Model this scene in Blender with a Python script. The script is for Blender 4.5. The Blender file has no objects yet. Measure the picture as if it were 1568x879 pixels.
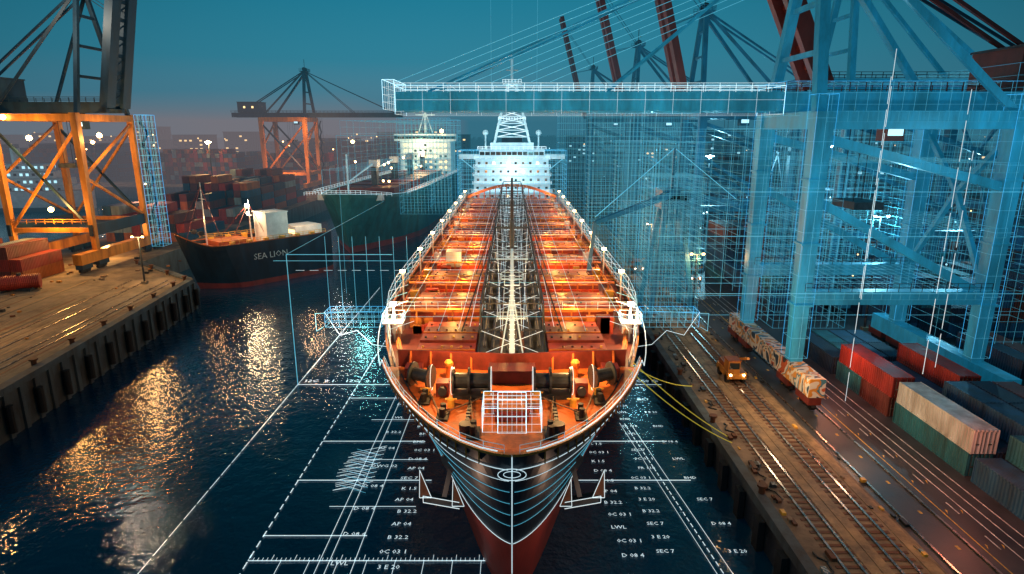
import bpy, math, random
from mathutils import Vector, Matrix
R = random.Random(7)
scene = bpy.context.scene
scene.view_settings.view_transform = 'Standard'
scene.view_settings.look = 'None'
scene.view_settings.exposure = 0

# ------------------------------------------------------------------ materials
MATS = {}
def mat(name, col, rough=.55, metal=0, var=.35, scale=.6, bump=0, bscale=6, es=0, ecol=None, corr=False, streak=0, sample=False):
    m = bpy.data.materials.new(name); m.use_nodes = True
    nt = m.node_tree; N = nt.nodes; L = nt.links
    b = N['Principled BSDF']
    tc = N.new('ShaderNodeTexCoord')
    b.inputs['Roughness'].default_value = rough
    b.inputs['Metallic'].default_value = metal
    c = (*col, 1)
    if var > 0:
        mp = N.new('ShaderNodeMapping'); mp.inputs['Scale'].default_value = (1, 1, .25 if streak else 1)
        L.new(tc.outputs['Object'], mp.inputs[0])
        n = N.new('ShaderNodeTexNoise'); n.inputs['Scale'].default_value = scale; n.inputs['Detail'].default_value = 8; n.inputs['Roughness'].default_value = .65
        L.new(mp.outputs[0], n.inputs['Vector'])
        r = N.new('ShaderNodeValToRGB')
        r.color_ramp.elements[0].position = .32; r.color_ramp.elements[1].position = .68
        lo = tuple(x * (1 - var) for x in col)
        if streak: lo = (lo[0] * .8 + .03 * streak, lo[1] * .7 + .012 * streak, lo[2] * .6 + .006 * streak)
        hi = tuple(min(1, x * (1 + var * .6)) for x in col)
        r.color_ramp.elements[0].color = (*lo, 1); r.color_ramp.elements[1].color = (*hi, 1)
        L.new(n.outputs['Fac'], r.inputs[0]); L.new(r.outputs[0], b.inputs['Base Color'])
        mr = N.new('ShaderNodeMapRange'); mr.inputs[3].default_value = max(.05, rough - .15); mr.inputs[4].default_value = min(1, rough + .2)
        L.new(n.outputs['Fac'], mr.inputs[0]); L.new(mr.outputs[0], b.inputs['Roughness'])
    else:
        b.inputs['Base Color'].default_value = c
    if corr:
        sx = N.new('ShaderNodeSeparateXYZ'); L.new(tc.outputs['Object'], sx.inputs[0])
        a = N.new('ShaderNodeMath'); a.operation = 'ADD'; L.new(sx.outputs[0], a.inputs[0]); L.new(sx.outputs[1], a.inputs[1])
        q = N.new('ShaderNodeMath'); q.operation = 'MULTIPLY'; q.inputs[1].default_value = 2 * math.pi / .42; L.new(a.outputs[0], q.inputs[0])
        s = N.new('ShaderNodeMath'); s.operation = 'SINE'; L.new(q.outputs[0], s.inputs[0])
        bp = N.new('ShaderNodeBump'); bp.inputs['Strength'].default_value = .8; bp.inputs['Distance'].default_value = .05
        L.new(s.outputs[0], bp.inputs['Height']); L.new(bp.outputs[0], b.inputs['Normal'])
    elif bump:
        n2 = N.new('ShaderNodeTexNoise'); n2.inputs['Scale'].default_value = bscale; n2.inputs['Detail'].default_value = 6
        L.new(tc.outputs['Object'], n2.inputs['Vector'])
        bp = N.new('ShaderNodeBump'); bp.inputs['Strength'].default_value = bump; bp.inputs['Distance'].default_value = .1
        L.new(n2.outputs['Fac'], bp.inputs['Height']); L.new(bp.outputs[0], b.inputs['Normal'])
    if es:
        b.inputs['Emission Color'].default_value = (*(ecol or col), 1)
        b.inputs['Emission Strength'].default_value = es
        if not sample:
            try: m.cycles.emission_sampling = 'NONE'
            except Exception: pass
    MATS[name] = m
    return m

mat('navy', (.011, .028, .048), .35, 0, .5, .3, streak=.4)
mat('hullred', (.32, .04, .028), .5, 0, .5, .3, streak=1)
mat('green', (.025, .17, .18), .4, 0, .4, .3, streak=.6)
mat('deck', (.62, .15, .025), .6, 0, .6, .5, bump=.3)
mat('deckdark', (.18, .03, .018), .6, 0, .6, .5, bump=.3)
mat('hatch1', (.46, .05, .022), .5, 0, .5, .7)
mat('hatch2', (.14, .02, .015), .5, 0, .5, .7)
mat('hatch3', (.64, .2, .03), .5, 0, .5, .7)
mat('hatch4', (.26, .034, .02), .5, 0, .5, .7)
mat('yellow', (.8, .42, .05), .5, 0, .4, .7)
mat('white', (.72, .76, .76), .5, 0, .2, .5)
mat('holowhite', (.55, .75, .8), .5, 0, .25, .5, es=.22, ecol=(.35, .8, 1))  # white paint with a faint blue glow added as emission
mat('steel', (.045, .055, .065), .45, .4, .5, 1.2)
mat('black', (.01, .011, .013), .6, 0, .3, 1)
mat('cyanglow', (.035, .36, .55), .38, .1, .5, .35, es=.11, ecol=(.02, .5, .85), streak=.5)  # crane paint with its bright glow put in as emission
mat('cyanglowdk', (.015, .16, .27), .4, .1, .5, .35, es=.05, ecol=(.02, .45, .8), streak=.5)  # darker crane paint, weaker glow also put in as emission
mat('craneblue', (.012, .045, .08), .5, .1, .5, .35, streak=.3)
mat('cranered', (.2, .03, .022), .45, .1, .45, .35, streak=.6)
mat('craneyellow', (.62, .25, .03), .4, .1, .5, .4, streak=1)
mat('concrete', (.22, .17, .11), .75, 0, .7, .22, bump=.6, bscale=3)
mat('wall', (.07, .1, .115), .8, 0, .6, .5, bump=.5, bscale=2, streak=.6)
mat('asphalt', (.042, .044, .05), .45, 0, .5, .25, bump=.2, bscale=8)
mat('railsteel', (.35, .3, .25), .25, .9, .3, 1)
mat('rust', (.14, .05, .02), .7, .2, .5, 1)
mat('tan', (.24, .16, .1), .8, 0, .7, .35, bump=.4, bscale=2)
mat('plank', (.32, .2, .1), .7, 0, .7, .5, bump=.3, bscale=4)
mat('paintwhite', (.75, .75, .72), .6, 0, .6, 1.5)
mat('paintyellow', (.75, .45, .05), .6, 0, .6, 1.5)
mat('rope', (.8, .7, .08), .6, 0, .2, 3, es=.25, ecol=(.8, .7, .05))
mat('glass', (.01, .02, .025), .1, 0, 0)
mat('litwin', (.9, .6, .3), .5, 0, 0, es=3, ecol=(1, .62, .25))
mat('litcool', (.6, .9, 1), .5, 0, 0, es=1.4, ecol=(.45, .85, 1))
mat('wire', (.7, .85, .9), .5, 0, 0, es=.7, ecol=(.72, .93, 1))
mat('wirecyan', (.2, .6, .8), .5, 0, 0, es=.5, ecol=(.12, .62, .85))
mat('wiredim', (.1, .4, .5), .5, 0, 0, es=.3, ecol=(.1, .6, .85))
mat('lampwarm', (1, .7, .3), .5, 0, 0, es=30, ecol=(1, .55, .18))
mat('lampwhite', (1, .95, .8), .5, 0, 0, es=40, ecol=(1, .85, .6))
mat('lampcool', (1, 1, 1), .5, 0, 0, es=10, ecol=(.6, .92, 1))
CC = {'c_red': (.34, .035, .025), 'c_brown': (.16, .04, .03), 'c_blue': (.02, .1, .19), 'c_navy': (.013, .04, .08),
      'c_teal': (.02, .17, .21), 'c_grey': (.26, .34, .36), 'c_white': (.6, .66, .62), 'c_orange': (.42, .12, .03)}
for k, v in CC.items(): mat(k, v, .5, .1, .4, .5, corr=True, streak=.5)
mat('foliage', (.03, .055, .04), .8, 0, .5, .3)

m = mat('graffiti', (.5, .5, .5), .5, 0, 0)
nt = m.node_tree; tc = nt.nodes.new('ShaderNodeTexCoord'); vo = nt.nodes.new('ShaderNodeTexNoise')
vo.inputs['Scale'].default_value = .3; vo.inputs['Distortion'].default_value = 1.2; vo.inputs['Detail'].default_value = 2
rp = nt.nodes.new('ShaderNodeValToRGB'); rp.color_ramp.interpolation = 'CONSTANT'
els = [(0, (.02, .05, .09)), (.40, (.65, .6, .5)), (.47, (.6, .25, .03)), (.52, (.05, .2, .28)), (.56, (.65, .6, .52)), (.63, (.5, .1, .03)), (.7, (.04, .04, .05))]
rp.color_ramp.elements[0].color = (*els[0][1], 1); rp.color_ramp.elements[1].position = els[1][0]; rp.color_ramp.elements[1].color = (*els[1][1], 1)
for p, c in els[2:]:
    e = rp.color_ramp.elements.new(p); e.color = (*c, 1)
nt.links.new(tc.outputs['Object'], vo.inputs['Vector']); nt.links.new(vo.outputs['Fac'], rp.inputs[0])
nt.links.new(rp.outputs[0], nt.nodes['Principled BSDF'].inputs['Base Color'])

def glow_haze(name, col, dens):
    m = bpy.data.materials.new(name); m.use_nodes = True; nt = m.node_tree
    for n in list(nt.nodes): nt.nodes.remove(n)
    o = nt.nodes.new('ShaderNodeOutputMaterial'); a = nt.nodes.new('ShaderNodeVolumeAbsorption'); e = nt.nodes.new('ShaderNodeEmission'); s = nt.nodes.new('ShaderNodeAddShader')
    a.inputs['Color'].default_value = (0, 0, 0, 1); a.inputs['Density'].default_value = dens
    e.inputs['Color'].default_value = (*col, 1); e.inputs['Strength'].default_value = dens
    nt.links.new(a.outputs[0], s.inputs[0]); nt.links.new(e.outputs[0], s.inputs[1]); nt.links.new(s.outputs[0], o.inputs['Volume'])
    try: m.cycles.emission_sampling = 'NONE'
    except Exception: pass
    MATS[name] = m
glow_haze('glow_haze', (.03, .15, .22), .0011)  # teal emission built into the volume, standing in for scattered sky light
glow_haze('warm_glow_haze', (.42, .2, .15), .0011)  # warm emission built into the volume, standing in for glow over the terminal

# ------------------------------------------------------------------ mesh builder
class MB:
    def __init__(s, M=None): s.v = []; s.f = []; s.m = []; s.names = []; s.M = M
    def mi(s, n):
        if n not in s.names: s.names.append(n)
        return s.names.index(n)
    def add(s, vs, fs, mt):
        o = len(s.v); i = s.mi(mt)
        if s.M is not None: vs = [s.M @ Vector(a) for a in vs]
        s.v.extend(tuple(a) for a in vs)
        for f in fs: s.f.append(tuple(o + k for k in f)); s.m.append(i)
    def box(s, x0, x1, y0, y1, z0, z1, mt):
        if x0 > x1: x0, x1 = x1, x0
        s.add([(x0, y0, z0), (x1, y0, z0), (x1, y1, z0), (x0, y1, z0), (x0, y0, z1), (x1, y0, z1), (x1, y1, z1), (x0, y1, z1)],
              [(0, 3, 2, 1), (4, 5, 6, 7), (0, 1, 5, 4), (1, 2, 6, 5), (2, 3, 7, 6), (3, 0, 4, 7)], mt)
    def beam(s, p, q, w, h=None, mt='steel', w2=None, h2=None):
        h = h or w; p = Vector(p); q = Vector(q); d = q - p
        if d.length < 1e-6: return
        d.normalize()
        up = Vector((0, 0, 1)) if abs(d.z) < .95 else Vector((0, 1, 0))
        a = d.cross(up).normalized(); b = a.cross(d).normalized()
        w2 = w2 or w; h2 = h2 or h
        vs = []
        for P, W, H in ((p, w, h), (q, w2, h2)):
            for sa, sb in ((-1, -1), (1, -1), (1, 1), (-1, 1)):
                vs.append(P + a * (sa * W / 2) + b * (sb * H / 2))
        s.add(vs, [(0, 1, 2, 3), (7, 6, 5, 4), (0, 4, 5, 1), (1, 5, 6, 2), (2, 6, 7, 3), (3, 7, 4, 0)], mt)
    def cyl(s, p, q, r, mt='steel', n=10, r2=None):
        p = Vector(p); q = Vector(q); d = (q - p).normalized(); r2 = r if r2 is None else r2
        up = Vector((0, 0, 1)) if abs(d.z) < .95 else Vector((0, 1, 0))
        a = d.cross(up).normalized(); b = a.cross(d).normalized()
        vs = []
        for P, rr in ((p, r), (q, r2)):
            for i in range(n):
                t = 2 * math.pi * i / n; vs.append(P + a * (math.cos(t) * rr) + b * (math.sin(t) * rr))
        fs = [(i, (i + 1) % n, n + (i + 1) % n, n + i) for i in range(n)] + [tuple(range(n))[::-1], tuple(range(n, 2 * n))]
        s.add(vs, fs, mt)
    def ball(s, c, r, mt, n=8):
        vs = []; fs = []; h = n // 2
        for j in range(h + 1):
            ph = math.pi * j / h
            for i in range(n):
                t = 2 * math.pi * i / n
                vs.append((c[0] + r * math.sin(ph) * math.cos(t), c[1] + r * math.sin(ph) * math.sin(t), c[2] + r * math.cos(ph)))
        for j in range(h):
            for i in range(n): fs.append((j * n + i, (j + 1) * n + i, (j + 1) * n + (i + 1) % n, j * n + (i + 1) % n))
        s.add(vs, fs, mt)
    def line(s, pts, w, mt):
        for a, b in zip(pts[:-1], pts[1:]): s.beam(a, b, w, w, mt)
    def rail(s, pts, h=1.1, mt='white', w=.06, step=2.5):
        for a, b in zip(pts[:-1], pts[1:]):
            a = Vector(a); b = Vector(b); L = (b - a).length
            for k in (.5, 1): s.beam(a + Vector((0, 0, h * k)), b + Vector((0, 0, h * k)), w, w, mt)
            n = max(1, int(L / step))
            for i in range(n + 1):
                P = a.lerp(b, i / n); s.beam(P, P + Vector((0, 0, h)), w, w, mt)
    def wirebox(s, x0, x1, y0, y1, z0, z1, nx, ny, nz, w, mt):
        X = [x0 + (x1 - x0) * i / nx for i in range(nx + 1)]; Y = [y0 + (y1 - y0) * i / ny for i in range(ny + 1)]; Z = [z0 + (z1 - z0) * i / nz for i in range(nz + 1)]
        for x in X:
            for y in (y0, y1): s.beam((x, y, z0), (x, y, z1), w, w, mt)
            s.beam((x, y0, z1), (x, y1, z1), w, w, mt)
        for y in Y:
            for x in (x0, x1): s.beam((x, y, z0), (x, y, z1), w, w, mt)
            s.beam((x0, y, z1), (x1, y, z1), w, w, mt)
        for z in Z:
            s.beam((x0, y0, z), (x1, y0, z), w, w, mt); s.beam((x0, y1, z), (x1, y1, z), w, w, mt)
            s.beam((x0, y0, z), (x0, y1, z), w, w, mt); s.beam((x1, y0, z), (x1, y1, z), w, w, mt)
    def build(s, name, parent=None, smooth=False):
        me = bpy.data.meshes.new(name); me.from_pydata(s.v, [], s.f)
        for n in s.names: me.materials.append(MATS[n])
        me.polygons.foreach_set('material_index', s.m)
        if smooth: me.polygons.foreach_set('use_smooth', [True] * len(me.polygons))
        me.update()
        o = bpy.data.objects.new(name, me); scene.collection.objects.link(o)
        if parent: o.parent = parent
        return o
def empty(name):
    e = bpy.data.objects.new(name, None); scene.collection.objects.link(e); return e

def lamp(loc, power, col=(1, .55, .2), r=.35, parent=None, spot=None, name='lamp_light'):
    if spot:
        l = bpy.data.lights.new(name, 'SPOT'); l.spot_size = math.radians(spot[1]); l.spot_blend = .6
    else: l = bpy.data.lights.new(name, 'POINT')
    l.energy = power; l.color = col; l.shadow_soft_size = r
    o = bpy.data.objects.new(name, l); o.location = loc
    if spot:
        d = Vector(spot[0]) - Vector(loc); o.rotation_euler = d.to_track_quat('-Z', 'Y').to_euler()
    scene.collection.objects.link(o)
    if parent: o.parent = parent
    return o

# ------------------------------------------------------------------ world
w = bpy.data.worlds.new('World'); scene.world = w; w.use_nodes = True
nt = w.node_tree; N = nt.nodes; L = nt.links
for n in list(N): N.remove(n)
out = N.new('ShaderNodeOutputWorld'); bg = N.new('ShaderNodeBackground'); bg2 = N.new('ShaderNodeBackground'); ad = N.new('ShaderNodeAddShader')
sky = N.new('ShaderNodeTexSky'); sky.sky_type = 'NISHITA'; sky.sun_disc = False
sky.sun_elevation = math.radians(2); sky.sun_rotation = math.radians(200)
L.new(sky.outputs[0], bg2.inputs[0]); bg2.inputs[1].default_value = .0015
tc = N.new('ShaderNodeTexCoord'); sx = N.new('ShaderNodeSeparateXYZ'); L.new(tc.outputs['Generated'], sx.inputs[0])
rp = N.new('ShaderNodeValToRGB'); cr = rp.color_ramp
cr.elements[0].position = 0; cr.elements[0].color = (.06, .21, .30, 1)
cr.elements[1].position = 1; cr.elements[1].color = (.0008, .05, .10, 1)
for p, c in ((.04, (.045, .215, .31)), (.11, (.024, .205, .30)), (.22, (.005, .165, .26)), (.45, (.001, .085, .16))):
    e = cr.elements.new(p); e.color = (*c, 1)
L.new(sx.outputs[2], rp.inputs[0])
mz = N.new('ShaderNodeMapRange'); mz.inputs[1].default_value = 0; mz.inputs[2].default_value = .1; mz.inputs[3].default_value = 1; mz.inputs[4].default_value = 0; L.new(sx.outputs[2], mz.inputs[0])
mx = N.new('ShaderNodeVectorMath'); mx.operation = 'DOT_PRODUCT'; mx.inputs[1].default_value = (-.3, .954, 0); L.new(tc.outputs['Generated'], mx.inputs[0])
mx2 = N.new('ShaderNodeMapRange'); mx2.inputs[1].default_value = .86; mx2.inputs[2].default_value = 1; mx2.inputs[3].default_value = 0; mx2.inputs[4].default_value = .5; L.new(mx.outputs['Value'], mx2.inputs[0])
ml = N.new('ShaderNodeMath'); ml.operation = 'MULTIPLY'; L.new(mz.outputs[0], ml.inputs[0]); L.new(mx2.outputs[0], ml.inputs[1])
mix = N.new('ShaderNodeMixRGB'); mix.inputs[2].default_value = (.2, .23, .26, 1); L.new(ml.outputs[0], mix.inputs[0]); L.new(rp.outputs[0], mix.inputs[1])
dot = N.new('ShaderNodeVectorMath'); dot.operation = 'DOT_PRODUCT'; dot.inputs[1].default_value = (-0.03, 1, 0.1); L.new(tc.outputs['Generated'], dot.inputs[0])
mr = N.new('ShaderNodeMapRange'); mr.inputs[1].default_value = .7; mr.inputs[2].default_value = 1; mr.inputs[3].default_value = .52; mr.inputs[4].default_value = 1.1
L.new(dot.outputs['Value'], mr.inputs[0])
L.new(mix.outputs[0], bg.inputs[0]); L.new(mr.outputs[0], bg.inputs[1])
L.new(bg.outputs[0], ad.inputs[0]); L.new(bg2.outputs[0], ad.inputs[1]); L.new(ad.outputs[0], out.inputs[0])
sl = bpy.data.lights.new('sun', 'SUN'); sl.energy = .2; sl.angle = math.radians(12); sl.color = (.4, .8, 1)
so = bpy.data.objects.new('sun', sl); so.rotation_euler = (math.radians(48), 0, math.radians(-35)); scene.collection.objects.link(so)

# ------------------------------------------------------------------ water
m = bpy.data.materials.new('watermat'); m.use_nodes = True; MATS['water'] = m
nt = m.node_tree; N = nt.nodes; L = nt.links; b = N['Principled BSDF']
b.inputs['Base Color'].default_value = (.002, .04, .085, 1); b.inputs['Roughness'].default_value = .05
tc = N.new('ShaderNodeTexCoord')
n1 = N.new('ShaderNodeTexNoise'); n1.inputs['Scale'].default_value = .6; n1.inputs['Detail'].default_value = 2
n2 = N.new('ShaderNodeTexNoise'); n2.inputs['Scale'].default_value = 2.3; n2.inputs['Detail'].default_value = 3
n3 = N.new('ShaderNodeTexNoise'); n3.inputs['Scale'].default_value = .03
for n in (n1, n2, n3): L.new(tc.outputs['Object'], n.inputs['Vector'])
a = N.new('ShaderNodeMath'); a.operation = 'MULTIPLY_ADD'; a.inputs[1].default_value = .45; L.new(n2.outputs[0], a.inputs[0]); L.new(n1.outputs[0], a.inputs[2])
q = N.new('ShaderNodeMapRange'); q.inputs[1].default_value = .35; q.inputs[2].default_value = .65; q.inputs[3].default_value = .35; q.inputs[4].default_value = 1.0; L.new(n3.outputs[0], q.inputs[0])
bp = N.new('ShaderNodeBump'); bp.inputs['Distance'].default_value = .17; L.new(q.outputs[0], bp.inputs['Strength'])
L.new(a.outputs[0], bp.inputs['Height']); L.new(bp.outputs[0], b.inputs['Normal'])
mb = MB(); mb.add([(-6000, -300, 0), (6000, -300, 0), (6000, 9000, 0), (-6000, 9000, 0)], [(0, 1, 2, 3)], 'water'); mb.build('water')

# ------------------------------------------------------------------ main ship
BM = 17.3
def ys(z): return 38.8 + (15.5 - z) * .32
def hb(y, z):
    u = (y - ys(z)) / 52
    if u <= 0: return 0
    u = min(u, 1); t = max(0, min(1, z / 15.5)); mm = .58 + (.35 + 2.3 * min(u, .5)) * (1 - t) ** .8
    v = BM * (1 - (1 - u) ** 2) ** mm
    if y > 235: v *= 1 - .25 * ((y - 235) / 30) ** 2
    return v
def ztop(y): return 16.4 if y < 56 else (14.0 if y > 60 else 16.4 - (y - 56) * .6)
ship = empty('cargo_ship')
mb = MB()
NU = 44; us = [(i / NU) ** 1.8 * 60 for i in range(NU + 1)] + [80, 110, 150, 190, 200, 205, 212, 220]
lev = [0, .1, .2, .3, .4, .48, .485, .56, .66, .78, .9, 1]
for sgn in (-1, 1):
    G = []
    for u in us:
        row = []
        for t in lev:
            zt_ = ztop(38 + u + 1); z = -2 + t * 18.9 if t < .482 else 7.1 + (t - .485) / .515 * (zt_ - 7.1); y = ys(z) + u
            row.append((sgn * hb(y, z), y, z))
        G.append(row)
    for j in range(len(lev) - 1):
        vs = []
        for row in G: vs += [row[j], row[j + 1]]
        fs = [(2 * i, 2 * i + 1, 2 * i + 3, 2 * i + 2) if sgn > 0 else (2 * i, 2 * i + 2, 2 * i + 3, 2 * i + 1) for i in range(len(G) - 1)]
        mb.add(vs, fs, 'hullred' if lev[j] < .48 else 'navy')
    pts = [G[i][-1] for i in range(len(G))]
    for p, q in zip(pts[:-1], pts[1:]): mb.beam(p, q, .3, .18, 'hatch3')
mb.build('hull', ship)
mb = MB()
def deckpoly(y0, y1, z, mt, n=40, inset=.05):
    vs = []; fs = []
    for i in range(n + 1):
        y = y0 + (y1 - y0) * (i / n) ** 1.5; x = max(0, hb(y, z) - inset); vs += [(-x, y, z), (x, y, z)]
    for i in range(n): fs.append((2 * i, 2 * i + 1, 2 * i + 3, 2 * i + 2))
    mb.add(vs, fs, mt)
deckpoly(39.0, 58, 15.2, 'deck'); deckpoly(58, 262, 13, 'deckdark')
mb.add([(-11.6, 58, 13), (11.6, 58, 13), (11.9, 58, 15.2), (-11.9, 58, 15.2)], [(0, 1, 2, 3)], 'hatch2')
mb.box(-13, 13, 261, 263, -1, 13, 'navy')
for s in (-1, 1): mb.beam((0, 56.9, 16.1), (s * 11.3, 58.2, 16.1), .2, 1.8, 'hatch2')
for i in range(-10, 11, 2): mb.beam((i, 57.2, 15.2), (i, 57.0 + abs(i) * .1, 16.9), .18, .18, 'deck')
for s in (-1, 1):
    x = s * 3.6
    mb.box(x - 1.6, x + 1.6, 50.2, 52.6, 15.2, 15.6, 'steel')
    mb.cyl((x - 1.5, 51.4, 16.5), (x + 1.5, 51.4, 16.5), .7, 'steel', 14)
    for k in (-1.6, -.2, 1.6): mb.cyl((x + k - .1, 51.4, 16.5), (x + k + .1, 51.4, 16.5), 1.2, 'steel', 18)
    for k in (-1.75, 1.75):
        P = [(x + k, 51.4 + 1.25 * math.cos(t * math.pi / 9), 16.5 + 1.25 * math.sin(t * math.pi / 9)) for t in range(19)]; mb.line(P, .045, 'wire')
    mb.box(x + s * 2.0, x + s * 3.1, 50.8, 52.0, 15.2, 16.5, 'hatch4'); mb.cyl((x + s * 2.5, 50.2, 15.9), (x + s * 2.5, 50.8, 15.9), .4, 'steel', 10)
    mb.cyl((s * 7.4, 52.5, 16.4), (s * 9.0, 53.3, 16.4), .6, 'steel', 14)
    for k in (0, 1): mb.cyl((s * (7.3 + 1.7 * k), 52.45 + .85 * k, 16.4), (s * (7.45 + 1.7 * k), 52.5 + .85 * k, 16.4), 1.1, 'steel', 16)
    P = [(s * 7.25, 52.4 + 1.15 * math.cos(t * math.pi / 9), 16.4 + 1.15 * math.sin(t * math.pi / 9)) for t in range(19)]; mb.line(P, .045, 'wire')
    for k in range(9): mb.box(x - .18, x + .18, 44.6 + k * .62, 45.0 + k * .62, 15.25, 15.45, 'steel')
    mb.cyl((x, 44.3, 15.2), (x, 44.3, 15.9), .55, 'steel', 12)
    for (bx, by) in ((3.6, 42.9), (6.3, 46), (8.2, 49), (10.0, 54)):
        for k in (-.45, .45):
            mb.cyl((s * (bx - .6), by + 1 + k, 15.2), (s * (bx - .6), by + 1 + k, 16.1), .24, 'black', 10)
        mb.box(s * (bx - 1.1), s * (bx - .1), by, by + 2, 15.2, 15.36, 'black')
    for (bx, by) in ((5.2, 48.8), (7.6, 51), (2.2, 50.2)):
        mb.cyl((s * bx, by, 15.2), (s * bx, by, 15.9), .3, 'yellow', 10); mb.beam((s * bx - .5, by, 15.9), (s * bx + .5, by, 15.9), .12, .12, 'yellow')
    mb.cyl((s * 1.9, 47.5, 15.2), (s * 1.9, 47.5, 16.2), .25, 'hatch3', 10); mb.cyl((s * 1.9, 47.5, 16.2), (s * 1.9, 47.5, 16.5), .45, 'hatch3', 10)
    mb.cyl((s * 6, 55.3, 15.2), (s * 6, 55.3, 16.6), .3, 'hatch3', 10); mb.ball((s * 6, 55.3, 16.6), .45, 'hatch3', 10)
    mb.box(s * 8.6, s * 10.2, 55, 56.6, 15.2, 16.2, 'hatch2')
    P = [(s * (hb(y, 15.3) - 1.3), y, 15.26) for y in (43, 45, 48, 52, 56)]; mb.line(P, .1, 'steel')
    for (ax_, ay_, bx_, by_) in ((3.6, 50, 3, 43.9), (7.6, 52, 6, 47), (8.6, 52.6, 9.6, 55), (2.4, 50, 5.6, 47)): mb.beam((s * ax_, ay_, 15.6), (s * bx_, by_, 15.5), .09, .09, 'tan')
mb.box(-1.4, 1.4, 46, 49, 15.2, 16.0, 'hatch1'); mb.box(-1.2, 1.2, 46.2, 48.8, 16.0, 16.15, 'hatch3')
mb.box(-2.2, 2.2, 53.6, 55.8, 15.2, 16.5, 'hatch2')
for i in range(26):
    y = 39.6 + i * .72
    for s in (-1, 1):
        x = hb(y, 15.9) - .15
        if x > .3: mb.beam((s * x, y, 15.2), (s * x, y, 16.3), .1, .25, 'hatch3')
mb.build('forecastle_deck', ship)
mb = MB()
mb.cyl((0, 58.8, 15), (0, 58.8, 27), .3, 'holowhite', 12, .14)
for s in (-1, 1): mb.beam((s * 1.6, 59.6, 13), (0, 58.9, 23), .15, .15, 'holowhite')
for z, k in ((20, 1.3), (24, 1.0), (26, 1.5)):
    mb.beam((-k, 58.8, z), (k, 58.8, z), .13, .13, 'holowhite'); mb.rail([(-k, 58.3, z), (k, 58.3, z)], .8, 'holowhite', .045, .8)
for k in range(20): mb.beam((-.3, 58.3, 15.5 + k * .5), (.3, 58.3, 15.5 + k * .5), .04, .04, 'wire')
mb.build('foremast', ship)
mb = MB()
cov = ['hatch1', 'hatch4', 'hatch2', 'hatch1', 'hatch4']
for i in range(11):
    y0 = 63.5 + i * 14.6; y1 = y0 + 10.6
    wx = min(13.4, hb(y0, 13) - 2.2)
    mb.box(-wx, wx, y0 - .5, y1 + .5, 13, 14.3, 'hatch3' if i % 2 else 'hatch1')
    for k in range(int(wx * 2 / 1.3)): mb.box(-wx + .4 + k * 1.3, -wx + .55 + k * 1.3, y0 - .75, y0 - .5, 13, 14.2, 'deck')
    for s in (-1, 1):
        x0, x1 = s * 4.0, s * (wx - .1)
        for p in range(4):
            a = y0 + p * 2.65
            mt = cov[(i + p * (1 + i % 2)) % 5]
            zt_ = 14.95 + (.22 if p in (1, 2) else 0)
            mb.box(x0, x1, a + .1, a + 2.5, 14.3, zt_, mt)
            if p % 2 == 0: mb.beam((x0, a + .14, zt_ + .03), (x1, a + .14, zt_ + .03), .1, .12, 'hatch3')
            for q in range(6):
                xx = x0 + (x1 - x0) * (q + .5) / 6
                if R.random() < .75: mb.box(xx - .12, xx + .12, a + .9, a + 1.2, zt_, zt_ + .14, R.choice(['yellow', 'hatch2', 'hatch2', 'steel']))
    yb = y1 + 2.0
    for s in (-1, 1):
        for q in range(6): mb.beam((s * (3 + q * 2.3), yb, 13), (s * (3 + q * 2.3), yb, 15.9), .2, .26, 'hatch3')
        mb.beam((s * 3.4, yb, 15.9), (s * 15.4, yb, 15.9), .8, .16, 'hatch3')
        mb.rail([(s * 3.4, yb - .3, 15.98), (s * 15.4, yb - .3, 15.98)], 1.0, 'yellow' if i % 2 else 'holowhite', .045, 1.5)
        mb.box(s * 14, s * 15.2, yb - 1, yb + 1, 13, 14.8, 'yellow' if i % 3 else 'white')
        for k in range(5):
            xx = s * R.uniform(4.5, 12.5); mb.box(xx - R.uniform(.3, 1.2), xx + .7, yb - 1.1, yb - .3, 13, 13 + R.uniform(.7, 2.6), R.choice(['yellow', 'hatch3', 'deck', 'hatch1', 'hatch2']))
mb.box(-11.5, -9, 106, 109, 14.9, 17.6, 'white')
mb.build('hatch_covers', ship)
mb = MB()
mb.box(-3.8, 3.8, 61, 222, 13, 14.9, 'steel')
for x in (-2.9, -2.1, -1.2, -.5, .5, 1.2, 2.1, 2.9): mb.cyl((x, 62, 15.2 + .25 * abs(x)), (x, 222, 15.2 + .25 * abs(x)), .17, 'steel' if abs(x) != 1.2 else 'rust', 6)
for s in (-1, 1):
    mb.beam((s * 3.5, 62, 17.6), (s * 3.5, 222, 17.6), .15, .25, 'steel'); mb.rail([(s * 1.0, 62, 17.7), (s * 1.0, 222, 17.7)], 1.1, 'holowhite', .04, 2.4)
    mb.beam((s * 3.3, 62, 20.5), (s * 3.3, 222, 20.5), .12, .12, 'steel')
for k in range(66):
    y = 62.5 + k * 2.45; mb.beam((-1.0, y, 17.6), (1.0, y, 17.6), .1, .1, 'wire' if k % 4 == 0 else 'steel')
    if k % 3 == 0:
        mb.beam((-3.5, y, 17.6), (3.5, y, 17.6), .15, .15, 'steel'); mb.beam((-3.3, y, 20.5), (3.3, y, 20.5), .12, .12, 'steel')
        for s in (-1, 1):
            mb.beam((s * 3.5, y, 14.8), (s * 3.3, y, 20.5), .15, .15, 'steel'); mb.beam((s * 3.4, y, 17.6), (s * 3.3, y + 7.35, 20.5), .09, .09, 'steel'); mb.beam((s * 3.5, y, 14.8), (-s * 3.5, y, 17.6), .04, .04, 'wire')
            mb.cyl((s * 2.5, y + 2, 14.9), (s * 2.5, y + 2, 16.5), .3, 'steel', 8)
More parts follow.
